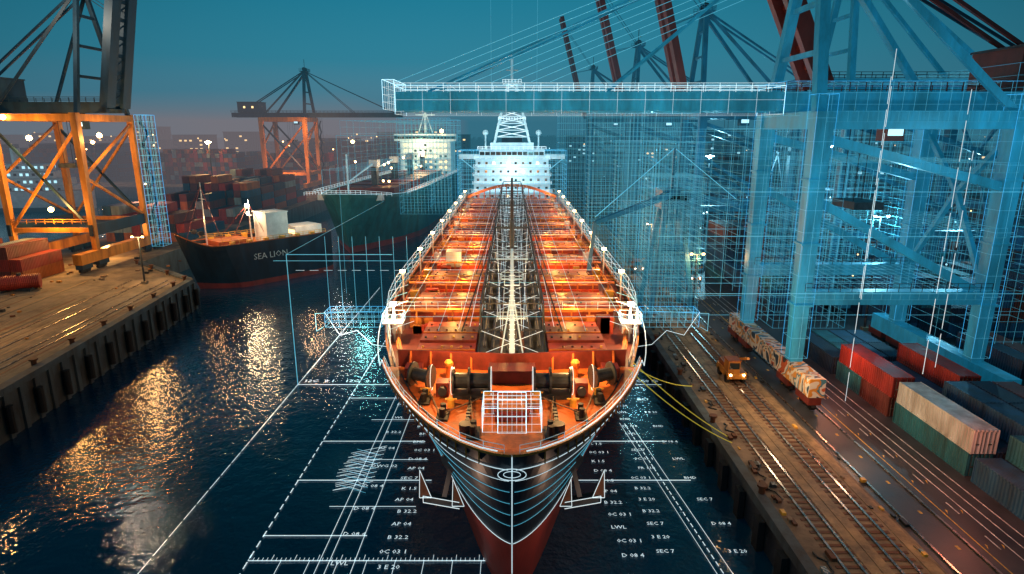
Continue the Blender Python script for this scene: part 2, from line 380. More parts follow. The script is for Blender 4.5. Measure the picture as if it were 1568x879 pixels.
for y in (92, 121, 150, 180):
    mb.cyl((0, y, 14), (0, y, 25), .32, 'steel', 8); mb.beam((-2.5, y, 24), (2.5, y, 24), .25, .25, 'steel')
    for s in (-1, 1): mb.beam((s * 2.3, y, 24), (s * 5.6, y - 26, 16.3), .12, .12, 'steel'); mb.beam((s * 2.3, y, 24), (s * 1.2, y - 28, 17), .05, .05, 'wire')
for s in (-1, 1):
    pts = [(s * (hb(y, 14) - .2), y, 14.0) for y in [60 + i * 6 for i in range(28)]]
    mb.rail(pts, 1.2, 'white', .055, 2)
    for dz, dx in ((.5, 1.2), (.5, 1.6), (.8, 1.4)): mb.line([(s * (hb(y, 14) - dx), y, 13 + dz) for y in [61 + i * 8 for i in range(21)]], .16, 'hatch3')
    pts = [(s * max(.05, hb(y, 16.4) - .1), y, 16.4) for y in [38.6, 39.2, 40.5, 42.5, 45, 48, 52, 56]]
    mb.rail(pts, .7, 'holowhite', .03, 1.3)
    for k in range(9):
        y = 72 + k * 18; x = s * (hb(y, 14) - 1.0)
        mb.cyl((x, y, 13), (x, y, 17.8), .12, 'white', 8); mb.box(x - .35, x + .35, y - .3, y + .3, 17.6, 17.95, 'lampwhite' if k == 0 else 'lampwarm')
        if k == 0:
            mb.rail([(x - 1.2, y - 1, 15.6), (x + 1.2, y - 1, 15.6), (x + 1.2, y + 1, 15.6), (x - 1.2, y + 1, 15.6), (x - 1.2, y - 1, 15.6)], 1.1, 'wire', .04, 1); mb.box(x - 1.2, x + 1.2, y - 1, y + 1, 15.45, 15.6, 'white')
            mb.ball((x, y - .3, 16.2), .2, 'lampwhite')
P = [(-15.5 + 31 * i / 16, 219, 15.5 + 4.2 * math.sin(math.pi * i / 16)) for i in range(17)]
mb.line(P, .9, 'hatch3')
for p in P: mb.beam((p[0], 219, 13), p, .3, .3, 'deck')
mb.build('deck_fittings', ship)
mb = MB()
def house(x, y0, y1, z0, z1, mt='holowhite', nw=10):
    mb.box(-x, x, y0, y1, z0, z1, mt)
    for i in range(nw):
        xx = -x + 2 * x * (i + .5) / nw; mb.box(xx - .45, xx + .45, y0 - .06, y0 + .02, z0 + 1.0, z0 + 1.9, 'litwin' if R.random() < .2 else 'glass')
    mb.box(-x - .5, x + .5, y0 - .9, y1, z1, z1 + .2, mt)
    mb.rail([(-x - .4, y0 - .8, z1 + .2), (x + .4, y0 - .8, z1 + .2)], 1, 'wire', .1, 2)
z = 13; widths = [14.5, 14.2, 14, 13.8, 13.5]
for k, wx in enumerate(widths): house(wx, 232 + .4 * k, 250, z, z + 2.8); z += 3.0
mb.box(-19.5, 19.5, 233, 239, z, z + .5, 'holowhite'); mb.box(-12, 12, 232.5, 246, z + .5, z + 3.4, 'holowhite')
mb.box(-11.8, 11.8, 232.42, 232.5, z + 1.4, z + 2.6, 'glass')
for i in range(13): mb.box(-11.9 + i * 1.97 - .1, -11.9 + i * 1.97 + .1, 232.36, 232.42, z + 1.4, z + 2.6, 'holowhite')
for s in (-1, 1):
    mb.box(s * 12, s * 19.5, 233, 233.2, z + .5, z + 1.7, 'holowhite')
    for q in range(4): mb.beam((s * 19, 236, z), (s * 14, 236, z - 4), .3, .3, 'holowhite')
mb.rail([(-12.5, 232, z + 3.4), (12.5, 232, z + 3.4)], 1.1, 'wire', .12, 1.6)
zt = z + 3.4
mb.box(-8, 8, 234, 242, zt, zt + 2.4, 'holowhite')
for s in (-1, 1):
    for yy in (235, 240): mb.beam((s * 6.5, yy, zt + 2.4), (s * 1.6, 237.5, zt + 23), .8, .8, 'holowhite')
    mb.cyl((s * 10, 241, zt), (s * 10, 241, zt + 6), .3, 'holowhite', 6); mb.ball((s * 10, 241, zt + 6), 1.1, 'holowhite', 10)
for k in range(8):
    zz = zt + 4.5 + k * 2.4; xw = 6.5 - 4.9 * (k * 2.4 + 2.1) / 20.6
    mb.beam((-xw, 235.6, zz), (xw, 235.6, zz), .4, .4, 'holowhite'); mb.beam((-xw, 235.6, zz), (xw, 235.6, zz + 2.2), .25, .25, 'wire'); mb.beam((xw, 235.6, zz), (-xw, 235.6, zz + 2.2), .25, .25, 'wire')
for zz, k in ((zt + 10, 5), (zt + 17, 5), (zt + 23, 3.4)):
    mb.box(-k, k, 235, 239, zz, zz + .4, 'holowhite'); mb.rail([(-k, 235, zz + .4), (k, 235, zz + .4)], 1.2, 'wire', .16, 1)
mb.cyl((0, 237.5, zt + 22), (0, 237.5, zt + 33), .45, 'holowhite', 8); mb.beam((-3.5, 237.5, zt + 20), (3.5, 237.5, zt + 20), .6, .8, 'white'); mb.beam((-2.2, 237.5, zt + 28), (2.2, 237.5, zt + 28), .3, .3, 'white')
mb.box(-4, 4, 247, 254, zt - 6, zt + 4, 'navy')
mb.build('superstructure', ship)
mb = MB()
for s in (-1, 1):
    z = 9.6; y = 46.2; x = s * (hb(y, z) + 1.3)
    mb.beam((x - s * .9, y + .6, z + 2.6), (x, y, z - 1.4), .4, .4, 'steel')
    mb.cyl((x - s * 1.8, y + 1.6, z + 2.3), (x - s * .3, y + .1, z + 1.6), .8, 'steel', 14)
    mb.beam((x - s * 1.2, y - .1, z - 1.9), (x + s * 1.5, y - .1, z - 1.3), .7, .6, 'steel')
    for fx in (-1.2, 1.5):
        zb = z - 1.6 + .3 * fx
        mb.beam((x + s * fx, y - .2, zb), (x + s * (fx + .35), y - .6, zb + 2.6), .9, .3, 'rust', .15, .12)
        a = Vector((x + s * fx, y - .5, zb)); tp = Vector((x + s * (fx + .35), y - .75, zb + 2.7))
        mb.line([a + Vector((-.5, 0, 0)), tp, a + Vector((.5, 0, 0)), a + Vector((-.5, 0, 0))], .045, 'wire')
    mb.line([(x - s * 1.3, y - .5, z - 2.2), (x + s * 1.7, y - .5, z - 1.6), (x + s * 1.7, y - .5, z - 1.0), (x - s * 1.3, y - .5, z - 1.6)], .045, 'wire')
mb.build('anchors', ship)

mb = MB()
for z, wd in ((15, .045), (13.9, .03), (12.8, .03), (11.6, .028), (10.4, .028), (9.2, .025), (7.2, .04)):
    for s in (-1, 1):
        ysx = [ys(z) + .02 + (i / 22) ** 1.8 * 20 for i in range(23)]
        mb.line([(s * (hb(y, z) + .04), y - .03, z) for y in ysx], wd, 'wire' if z > 13 or z < 8 else 'wirecyan')
mb.line([(0, ys(16.4 - k) - .06, 16.4 - k) for k in range(17)], .08, 'wire')
for s in (-1, 1):
    mb.line([(s * (hb(y, 16.3) + .12), y, 16.6 if y < 57 else 14.8) for y in [38.7 + (i / 40) ** 1.6 * 190 for i in range(41)]], .075, 'wire')
    for x in (1.6, 3.4, 4.4, 5.6): mb.beam((s * x, 62, 19 - x * .2), (s * x * .9, 224, 19.5), .035, .035, 'wire')
    for x in (8, 12.6): mb.beam((s * x, 64, 17), (s * (x + .4), 224, 17), .03, .03, 'wirecyan')
    for k in range(40):
        y = 64 + k * 4.1; x = hb(y, 14)
        mb.line([(s * x, y, 14), (s * (x - .2), y, 17.2), (s * (x - 2.8), y, 18.1)], .04, 'wirecyan' if k % 2 else 'wire')
    for zz in (16.4, 17.2): mb.line([(s * (hb(y, 14) - .2), y, zz) for y in [64 + i * 8 for i in range(20)]], .04, 'wire')
    for k in range(12): mb.line([(s * (17.5 + .3 * j), 96 + k * 9, 13 + 3 * math.sin(k + j)) for j in range(5)], .05, 'wiredim')
for k in range(20):
    y = 66 + k * 8; mb.beam((-13, y, 18), (13, y, 18), .03, .03, 'wire' if k % 2 else 'wirecyan')
mb.wirebox(-2.3, 2.3, 43.8, 47, 15.4, 17.4, 6, 4, 3, .022, 'wire')
mb.wirebox(-1.1, 1.1, 43.6, 45, 15.4, 18.2, 3, 2, 4, .022, 'wire')
for x in (-7.5, 0, 9): mb.beam((x, 236, 50 if x else 60), (x, 236, 150), .06, .06, 'wirecyan')
mb.wirebox(-20, 20, 231, 250, 14, 31, 20, 4, 10, .06, 'wirecyan')
mb.wirebox(-31, -20, 236, 250, 10, 42, 8, 4, 16, .06, 'wiredim')
P = [(1.0 * math.cos(t * math.pi / 10), ys(14.6) - .27, 14.7 + .45 * math.sin(t * math.pi / 10)) for t in range(21)]
mb.line(P, .045, 'wire'); mb.line([(p[0] * .6, p[1] + .02, 14.7 + (p[2] - 14.7) * .55) for p in P], .035, 'wire')
mb.build('ship_line_drawing', ship)

for s in (-1, 1):
    lamp((s * 14.0, 71, 18.4), 3800, (1, .62, .25), .3, ship)
    lamp((s * 5.5, 54.5, 19.3), 3000, (1, .5, .16), .25, ship)
    lamp((s * 6.5, 46.5, 19.5), 1300, (1, .5, .16), .25, ship)
    lamp((s * 6.5, 42, 8.0), 300, (1, .6, .4), .25, ship)  # added bare lamps off the bow to brighten the red lower hull
    for k in range(1, 9):
        y = 72 + k * 18; lamp((s * 12.8, y, 18.4), 1900 if k < 6 else 1400, (1, .36, .09), .3, ship)
    for i in range(6):
        y = 63.5 + i * 14.6 - 2.1
        if i: lamp((s * 7.5, y, 16.9), 1000, (1, .52, .12), .25, ship)
lamp((0, 79, 22), 1300, (1, .5, .15), .3, ship); lamp((0, 62, 21), 1100, (1, .5, .15), .3, ship)
lamp((0, 226, 24), 5000, (.75, .95, 1), .5, ship); lamp((-12, 228, 38), 3600, (.75, .95, 1), .4, ship); lamp((12, 228, 38), 3600, (.75, .95, 1), .4, ship)

# ------------------------------------------------------------------ water drawing
plan = empty('waterline_plan_drawing')
mb = MB(); Z = .12
def dash(p, q, w, mt, on=1.2, off=.7):
    p = Vector(p); q = Vector(q); L = (q - p).length; d = (q - p).normalized(); t = 0
    while t < L: mb.beam(p + d * t, p + d * min(L, t + on), w, .03, mt); t += on + off
dash((-33, 30, Z), (-33, 150, Z), .07, 'wire', 2.4, .35)
dash((-24, 46, Z), (-23.6, 112, Z), .11, 'wire', .9, .6)
for x0, x1, y, w_ in ((-24, 1, 48.6, .1), (-24, -14, 52.2, .1), (-24, -9, 62, .12), (7, 20, 62, .12), (-23.8, -11, 71, .11), (10, 19.5, 71, .11), (-23.6, -14, 84, .09), (-33, -17, 89, .09), (19, 23, 89, .09), (-24, -17, 112, .1), (-19, -10, 57, .06), (-18, -10, 66.5, .06), (-19, -13, 77, .06)):
    mb.beam((x0, y, Z), (x1, y, Z), w_, .03, 'wire')
for x in (-17.5, -16.6, -14.3): mb.beam((x, 46, Z), (x + .5, 96, Z), .05, .03, 'wire')
dash((18.8, 46, Z), (15, 76, Z), .08, 'wire', .6, .35); mb.beam((19.6, 46, Z), (15.8, 76, Z), .045, .03, 'wire'); mb.beam((18.2, 46, Z), (14.4, 76, Z), .035, .03, 'wire')
for k in range(60): mb.beam((-24 + k * .42, 48.6, Z), (-24 + k * .42, 48.6 + (.4 if k % 5 else .8), Z), .035, .03, 'wire')
for k in range(8): mb.beam((-21 + k * 2.6, 44, Z), (-21 + k * 2.6, 48.6, Z), .045, .03, 'wire')
for k in range(9):
    y = 60 + k * 1.0; mb.beam((-19.5, y, Z), (-15.5, y + 1.8, Z), .035, .03, 'wire'); mb.beam((-19, y + 1, Z), (-15.8, y - .5, Z), .03, .03, 'wirecyan')
for k in range(12): mb.line([(-20 + R.random(), 60 + k * .7, Z), (-18.4 + R.random(), 60.6 + k * .7, Z), (-17 + R.random(), 60 + k * .7, Z)], .03, 'wire')
mb.line([(-33, 89, 0), (-33, 89, 20.5), (-17.5, 89, 20.5)], .08, 'wirecyan')
mb.line([(-33, 89.2, 20.5), (-33, 160, 20.5)], .05, 'wiredim')
dash((-40, 112, 13), (-18, 112, 13), .11, 'wire', 1.6, 1)
mb.beam((-55, 140, 9), (-19, 140, 9), .09, .09, 'wirecyan')
for k in range(7): mb.beam((-33 + k * 2.4, 108, 6), (-33 + k * 2.4, 108, 20), .06, .06, 'wirecyan')
mb.line([(-40, 145, 0), (-40, 145, 37), (-16, 145, 37)], .07, 'wiredim')
for s in (-1, 1):
    mb.wirebox(min(s * 26.5, s * 18.5), max(s * 26.5, s * 18.5), 84, 87, 11, 13.2, 8, 2, 3, .035, 'wirecyan')
    mb.line([(s * 26.5, 84, 13.2), (s * 24.5, 84, 9.8), (s * 22, 84, 10.5), (s * 20, 84, 8.4), (s * 17.5, 84, 8)], .06, 'wire')
    mb.line([(s * 26.8, 84, 11), (s * 27.8, 84, 10.4), (s * 27.8, 84, 13), (s * 18, 84, 13.4)], .06, 'wirecyan')
mb.build('drawing_lines', plan)
words = ['DWG 02', 'FR 118', '0C 03 1', 'LWL', 'B 32.2', 'AP 04', 'SEC 7', '3 E 20', 'BHD', 'K 1.5', 'D 08 4']
def text(s, loc, size, mt, rot=(0, 0, 0), parent=None, name='label'):
    c = bpy.data.curves.new(name, 'FONT'); c.body = s; c.size = size; c.offset = 0; c.resolution_u = 1
    c.materials.append(MATS[mt]); o = bpy.data.objects.new(name, c); o.location = loc; o.rotation_euler = rot
    scene.collection.objects.link(o)
    if parent: o.parent = parent
    return o
for i in range(20):
    y = 47 + i * 2.1
    text(R.choice(words), (-12.6 + .8 * R.random(), y + .5, Z), .8, 'wire', parent=plan)
    if i < 18 and i % 2 == 0: text(R.choice(words), (-16.4, y + 1, Z), .8, 'wire', parent=plan)
    if i > 0:
        text(R.choice(words), (9.8 - .05 * i + R.random() * .4, y, Z), .75, 'wire', parent=plan)
        text(R.choice(words), (13.4 if i < 8 else 14.6, y + .6, Z), .7, 'wire', parent=plan)
        if i % 2: text(R.choice(words), (20.2 - .12 * i, y + .6, Z), .7, 'wire', parent=plan)
for k in range(5): text('0 1' if k % 2 else '12C', (-32.5 + 3.2 * k, 90, Z), 1.3, 'wire', parent=plan)
for k in range(2): text('0 CE', (19.2 + 2.4 * k - .8, 90, Z), 1.2, 'wire', parent=plan)

# ------------------------------------------------------------------ quays
mb = MB()
QZ = 4
mb.box(23.5, 4000, -100, 5000, -6, QZ, 'asphalt')
mb.box(23.3, 24.3, -100, 1200, QZ - .8, QZ + .25, 'wall')
mb.box(24.3, 34.5, -100, 600, QZ, QZ + .03, 'tan')
for k in range(60):
    y = 20 + k * 5
    mb.box(22.7, 23.3, y, y + 1.2, -1, QZ - .9, 'black')
    if k % 3 == 0:
        mb.cyl((24.0, y + 3, QZ + .25), (24.0, y + 3, QZ + .95), .3, 'rust', 10); mb.cyl((24.0, y + 3, QZ + .95), (24.0, y + 3, QZ + 1.15), .5, 'rust', 10)
for x in (26.6, 28.0, 30.9, 32.3, 35.3, 38.6): mb.box(x - .1, x + .1, -50, 700, QZ + .035, QZ + .16, 'railsteel')
for x in (27.3, 31.6):
    for k in range(180): mb.box(x - 1.3, x + 1.3, 30 + k * .9, 30.35 + k * .9, QZ + .034, QZ + .07, 'rust')
for x0, x1 in ((28.4, 29.3), (29.4, 30.3), (33.2, 34.2)): mb.box(x0, x1, -50, 500, QZ + .034, QZ + .075, 'plank')
for x, mt in ((39.6, 'paintyellow'), (44.2, 'paintwhite'), (43.0, 'paintwhite'), (41.8, 'paintwhite')): mb.box(x - .05, x + .05, -50, 500, QZ + .004, QZ + .012, mt)
for k in range(60):
    y = 30 + k * 5; mb.box(40.9, 41.0, y, y + 1.8, QZ + .004, QZ + .012, 'paintwhite')
    mb.box(37.4, 37.65, y, y + .5, QZ + .004, QZ + .012, 'paintyellow')
    for q in range(2): mb.add([(39.9 + q * 1.4, y, QZ + .01), (40.2 + q * 1.4, y + .5, QZ + .01), (40.1 + q * 1.4, y + .7, QZ + .01)], [(0, 1, 2)], 'paintyellow')
for k in range(170):
    x = R.uniform(24.4, 26) if k < 110 else R.uniform(33, 35); y = R.uniform(34, 200); s = R.uniform(.15, .5); mb.box(x, x + s, y, y + s * R.uniform(1, 3), QZ + .03, QZ + .03 + s * .7, R.choice(['steel', 'rust', 'tan', 'black', 'yellow', 'c_grey']))
for k in range(14):
    y = 36 + k * 7 + R.uniform(-2, 2); P = [(24.8 + R.random(), y + j * .6, QZ + .1) for j in range(6)]; mb.line(P, .1, 'black')
mb.build('container_quay')
mb = MB(); LZ = 6.5
outl = [(-57, -60), (-63.8, 71.7), (-69.6, 131), (-92, 150), (-92, 360), (-70, 420), (-70, 1200), (-900, 1200), (-900, 380), (-124, 360), (-124, -60)]
n = len(outl)
mb.add([(x, y, LZ) for x, y in outl], [tuple(range(n))], 'concrete')
for i in range(n):
    a = outl[i]; b = outl[(i + 1) % n]
    mb.add([(a[0], a[1], -3), (b[0], b[1], -3), (b[0], b[1], LZ - .003), (a[0], a[1], LZ - .003)], [(0, 1, 2, 3)], 'wall')
def edge(a, b, step, fn):
    a = Vector(a); b = Vector(b); L = (b - a).length; k = 0
    while k * step < L: fn(a.lerp(b, k * step / L)); k += 1
e1 = ((-57, -60, 0), (-63.8, 71.7, 0)); e2 = ((-63.8, 71.7, 0), (-69.6, 131, 0)); e3 = ((-69.6, 131, 0), (-92, 150, 0))
for e in (e1, e2, e3):
    mb.beam((e[0][0] - .3, e[0][1], LZ - .1), (e[1][0] - .3, e[1][1], LZ - .1), 1.4, .9, 'wall')
    edge(*e, 3, lambda p: mb.box(p.x - .2, p.x + .35, p.y, p.y + .7, -1, LZ - .5, 'wall'))
    edge(*e, 9, lambda p: (mb.cyl((p.x - 1.5, p.y, LZ), (p.x - 1.5, p.y, LZ + .8), .35, 'rust', 10), mb.cyl((p.x - 1.5, p.y, LZ + .8), (p.x - 1.5, p.y, LZ + 1), .55, 'rust', 10)))
    edge(*e, 6, lambda p: mb.cyl((p.x + .7, p.y, 1), (p.x + .7, p.y, 4.6), .5, 'black', 10))
for off in (3.5, 5.2, 9.5, 13): mb.beam((-57 - off, -60, LZ + .05), (-69.6 - off, 131, LZ + .05), .16, .12, 'railsteel')
for k in range(60):
    off = 1.5 + k * .75; a_ = R.uniform(-60, 40); b_ = R.uniform(90, 131); mb.beam((-57 - off - (a_ + 60) * .066, a_, LZ + .012), (-57 - off - (b_ + 60) * .066, b_, LZ + .012), R.uniform(.1, .5), .02, R.choice(['plank', 'tan', 'rust', 'black', 'tan']))
for k in range(60):
    t = R.random(); x = -60 - 9 * t - R.uniform(14, 46); y = 80 + 75 * t; s = R.uniform(.2, .7)
    mb.box(x, x + s * 1.5, y, y + s, LZ, LZ + s * .7, R.choice(['steel', 'rust', 'tan', 'black', 'craneyellow']))
mb.build('pier')
mb = MB()
mb.cyl((-103, 121, LZ + 1.7), (-97, 124, LZ + 1.7), 1.5, 'c_red', 18); mb.box(-102.5, -97.5, 121.5, 123.5, LZ, LZ + .6, 'steel'); mb.cyl((-100, 122.5, LZ + 3.1), (-100, 122.5, LZ + 3.6), .4, 'steel')
for x, y in ((-102, 121.5), (-98, 123.5)): mb.beam((x, y - 1.5, LZ), (x, y + 1.5, LZ + 1), .4, .4, 'steel')
mb.build('storage_tank')

# ------------------------------------------------------------------ gantry cranes
def crane(name, xw, y0, y1, gz, s, gauge, Ht, boom, L, ml, mgird, mdark, lw=2.0, up=76, holo=False, apexh=25, back=18, sill='same', simple=False, mboom=None):
    e = empty(name); mb = MB(); xl = xw - s * gauge; ym = (y0 + y1) / 2
    sm = ml if sill == 'same' else sill
    for x in (xw, xl):
        mb.box(x - 1, x + 1, y0 - 7, y1 + 5, gz + 2.0, gz + 4.4, sm if x == xw else ml)
        for yc in (y0 - 5, y0 + 1, y1 - 1, y1 + 4):
            mb.box(x - .8, x + .8, yc - 1.8, yc + 1.8, gz + .9, gz + 2.0, mdark)
            for q in (-1.3, -.45, .45, 1.3): mb.cyl((x - .3, yc + q, gz + .55), (x + .3, yc + q, gz + .55), .45, 'black', 10)
    for x in (xw, xl):
        for y in (y0, y1): mb.beam((x, y, gz + 4), (x, y, Ht), lw * .75, lw * .8, ml, lw, lw)
        if holo:
            for y in (y0, y1):
                for zz in (gz + 12, gz + 20, gz + 28): mb.box(x - lw * .56, x + lw * .56, y - lw * .56, y + lw * .56, zz, zz + .25, ml)
    zt = gz + (Ht - gz) * .36
    for y in (y0, y1):
        mb.beam((xw, y, Ht - 1), (xl, y, Ht - 1), lw * .8, lw, ml)
        if simple:
            mb.beam((xw, y, Ht - 3), (xl, y, gz + 9), lw * .35, lw * .35, ml); mb.beam((xl, y, Ht - 3), (xw, y, gz + 9), lw * .35, lw * .35, 'craneblue')
            mb.beam((xw, y, gz + 9), (xl, y, gz + 9), lw * .5, lw * .7, ml)
        else:
            mb.beam((xw, y, zt), (xl, y, zt), lw * .8, lw * .8, ml)
            mb.beam((xw, y, Ht - 3), (xl, y, zt + 14), lw * .5, lw * .5, ml); mb.beam((xw, y, zt + (Ht - zt) * .55), (xl - (xl - xw) * .08, y, zt + 1), lw * .45, lw * .45, ml)
            mb.rail([(xw, y - 1, zt + .9), (xl, y - 1, zt + .9)], 1.1, 'steel', .06, 1.5)
    for x in (xw, xl):
        mb.beam((x, y0, Ht - 1), (x, y1, Ht - 1), lw * .8, lw, ml)
        zm = zt + (Ht - zt) * .55
        if simple:
            mb.beam((x, y0, gz + 9), (x, y1, gz + 9), lw * .5, lw * .7, ml)
            mb.beam((x, y0, zm - 4), (x, y1, Ht - 2), lw * .35, lw * .35, ml); mb.beam((x, y0, zm - 4), (x, y1, gz + 10), lw * .35, lw * .35, ml)
        elif x == xl:
            mb.beam((x, y0, zt), (x, ym, zm), lw * .3, lw * .3, ml); mb.beam((x, y1, zt), (x, ym, zm), lw * .3, lw * .3, ml)
            mb.beam((x, ym, zm), (x, y0, Ht - 2), lw * .3, lw * .3, ml); mb.beam((x, ym, zm), (x, y1, Ht - 2), lw * .3, lw * .3, ml)
    gzv = Ht + 1.4
    hx = xw + s * 3
    for yy in (ym - 3, ym + 3):
        mb.beam((hx, yy, gzv), (xl - s * back, yy, gzv), 1.3, 2.4, mgird)
        mb.rail([(hx, yy - 1.2, gzv + 1.2), (xl - s * back, yy - 1.2, gzv + 1.2)], 1.1, mdark, .09, 2)
    k = 0
    while k * 4 < gauge + back: mb.beam((hx - s * k * 4, ym - 3, gzv), (hx - s * k * 4, ym + 3, gzv), .5, .6, mdark); k += 1
    mh = xl - s * (back * .45); mb.box(mh - 6, mh + 6, ym - 4.5, ym + 4.5, gzv + 1.3, gzv + 6.5, mdark)
    mb.box(mh - 6.2, mh + 6.2, ym - 4.7, ym + 4.7, gzv + 6.5, gzv + 6.8, 'steel')
    for q in range(5): mb.box(mh - 5 + q * 2.2, mh - 4 + q * 2.2, ym - 4.56, ym - 4.5, gzv + 3.5, gzv + 4.5, 'litwin' if q % 2 else 'glass')
    ax = xw - s * 1; az = Ht + apexh
    for yy in (y0 + 1, y1 - 1):
        ya = ym + (1.6 if yy > ym else -1.6)
        mb.beam((xw, yy, Ht), (ax, ya, az), lw * .6, lw * .6, mgird)
        mb.beam((xl, yy, Ht), (ax, ya, az), lw * .4, lw * .4, mgird)
        mb.beam((xl - s * back * .8, ya, gzv + 1), (ax, ya, az), .45, .45, mdark)
    for t in (.3, .55, .8):
        mb.beam((xw + (ax - xw) * t, y0 + 1 + (ym - 1.6 - y0 - 1) * t, Ht + apexh * t), (xw + (ax - xw) * t, y1 - 1 + (ym + 1.6 - y1 + 1) * t, Ht + apexh * t), .6, .6, mgird)
    mb.box(ax - 2, ax + 2, ym - 3, ym + 3, az - .3, az, mdark); mb.rail([(ax - 2, ym - 3, az), (ax + 2, ym - 3, az), (ax + 2, ym + 3, az), (ax - 2, ym + 3, az)], 1.2, mdark, .1, 1)
    for yy in (ym - 1.2, ym + 1.2): mb.cyl((ax, yy - .2, az + 1), (ax, yy + .2, az + 1), 1, 'steel', 12)
    mb.cyl((ax, ym, az), (ax, ym, az + 6), .12, 'steel', 6)
    if boom == 'down': d = Vector((s, 0, 0))
    else: d = Vector((s * math.cos(math.radians(up)), 0, math.sin(math.radians(up))))
    h0 = Vector((hx, 0, gzv)); nrm = Vector((-s * d.z, 0, abs(d.x)))
    mbm = mgird if boom == 'down' else (mboom or mdark)
    bw, bh = (1.1, 2.4) if boom == 'down' else (1.8, 3.2)
    for yy in (ym - 3, ym + 3):
        o = Vector((0, yy, 0)); mb.beam(h0 + o, h0 + o + d * L, bw, bh, mbm)
        if boom == 'down': mb.rail([tuple(h0 + o + Vector((0, -1.1, 1.1))), tuple(h0 + o + d * L + Vector((0, -1.1, 1.1)))], 1.1, 'wire' if holo else mdark, .05 if holo else .09, 2)
    k = 0
    while k <= L:
        a = h0 + Vector((0, ym - 3, 0)) + d * k; mb.beam(a, a + Vector((0, 6, 0)), .5, .8, mbm)
        if k + 4 <= L: mb.beam(a, a + Vector((0, 6, 0)) + d * 4, .25, .25, mbm)
        k += 4
    top = Vector((ax, ym, az))
    for yy in (-2.6, 2.6):
        for fr in (.45, .92):
            if boom == 'down': mb.beam(top + Vector((0, yy * .5, 0)), h0 + Vector((0, ym + yy, 0)) + d * L * fr + nrm * 1.2, .28, .28, mgird)
            else:
                p = h0 + Vector((0, ym + yy, 0)) + d * L * fr - Vector((s * .2, 0, 0)); mb.beam(top + Vector((0, yy * .5, 0)), p, .15, .15, mdark)
    if holo:
        for k in range(9): mb.beam(top + Vector((0, -3 + .3 * k, -k * .8)), h0 + Vector((0, ym - 3, 0)) + d * L * (1 - k * .05) + Vector((0, 0, 2.4)), .05, .05, 'wirecyan')
    tx = xw - s * gauge * .45
    mb.box(tx - 2.5, tx + 2.5, ym - 2.4, ym + 2.4, gzv - 2.2, gzv - .9, 'steel'); mb.box(tx + 1.6, tx + 4, ym - 1.2, ym + 1.2, gzv - 5, gzv - 2.2, mdark); mb.box(tx + 1.8, tx + 3.8, ym - 1.27, ym - 1.2, gzv - 4.3, gzv - 3.4, 'litcool')
    for a in (-1.8, 1.0):
        for c in (-1.5, 1.5): mb.beam((tx + a, ym + c, gzv - 2), (tx + a, ym + c, gzv - 13), .07, .07, 'black')
    mb.box(tx - 2.4, tx + 1.6, ym - 3, ym + 3, gzv - 14, gzv - 13, 'steel')
    zz = gz + 4; kk = 0; sx_ = xw
    while zz < Ht - 3:
        ya, yb = (y1 + 1.4, y1 + 4.8) if kk % 2 == 0 else (y1 + 4.8, y1 + 1.4)
        mb.beam((sx_ + 1.2, ya, zz), (sx_ + 1.2, yb, zz + 3), .7, .12, mdark); mb.beam((sx_ + 1.5, ya, zz + 1), (sx_ + 1.5, yb, zz + 4), .06, .06, 'wirecyan' if holo else mdark)
        mb.box(sx_ + .3, sx_ + 2.1, min(ya, yb) - .8 if kk % 2 else max(ya, yb), min(ya, yb) if kk % 2 else max(ya, yb) + .8, zz + 2.9, zz + 3, mdark)
        zz += 3; kk += 1
    for yv in (y1 + 1.3, y1 + 5.2): mb.beam((sx_ + 1.9, yv, gz + 4), (sx_ + 1.9, yv, Ht), .12, .12, mdark)
    mb.build('steel_frame', e)
    if holo:
        mb = MB()
        for x in (xw, xl):
            for y in (y0, y1): mb.wirebox(x - 1.2, x + 1.2, y - 1.2, y + 1.2, gz + 5, Ht + 2, 2, 1, 12, .02, 'wirecyan')
        mb.wirebox(hx, hx + s * L, ym - 4.4, ym + 4.4, gzv - 1.6, gzv + 1.9, 14, 2, 2, .026, 'wire')
        mb.wirebox(hx + s * L, hx + s * (L + 1.5), ym - 4.4, ym + 4.4, gzv - 1.0, gzv + 2.6, 2, 6, 4, .026, 'wire')
        mb.wirebox(hx, xl - s * back, ym - 4.5, ym + 4.5, gzv - 1.8, gzv + 2.4, 30, 3, 3, .022, 'wirecyan')
        for z in (zt, zt + 8, zt + 16, zt + 22): mb.wirebox(min(xw, xl), max(xw, xl), y0 - 1.5, y1 + 1.5, z, z + 1.2, 20, 8, 1, .02, 'wiredim')
        mb.wirebox(xw - 8, xw + 5, y0 + 2, y1 + 12, gz + 14, Ht - 2, 9, 6, 18, .022, 'wiredim')
        mb.wirebox(xw - 16, xw - 7, y1 + 2, y1 + 10, gz + 8, Ht - 4, 9, 3, 22, .024, 'wiredim')
        mb.wirebox(xw + 6, xw + 18, y1 + 4, y1 + 14, gz + 2, Ht - 2, 12, 4, 24, .03, 'wiredim')
        mb.wirebox(xl + 2, xl + 22, y0 + 4, y1 + 14, gz + 4, Ht + 6, 16, 4, 26, .025, 'wiredim')
        mb.build('line_drawing', e)
    return e

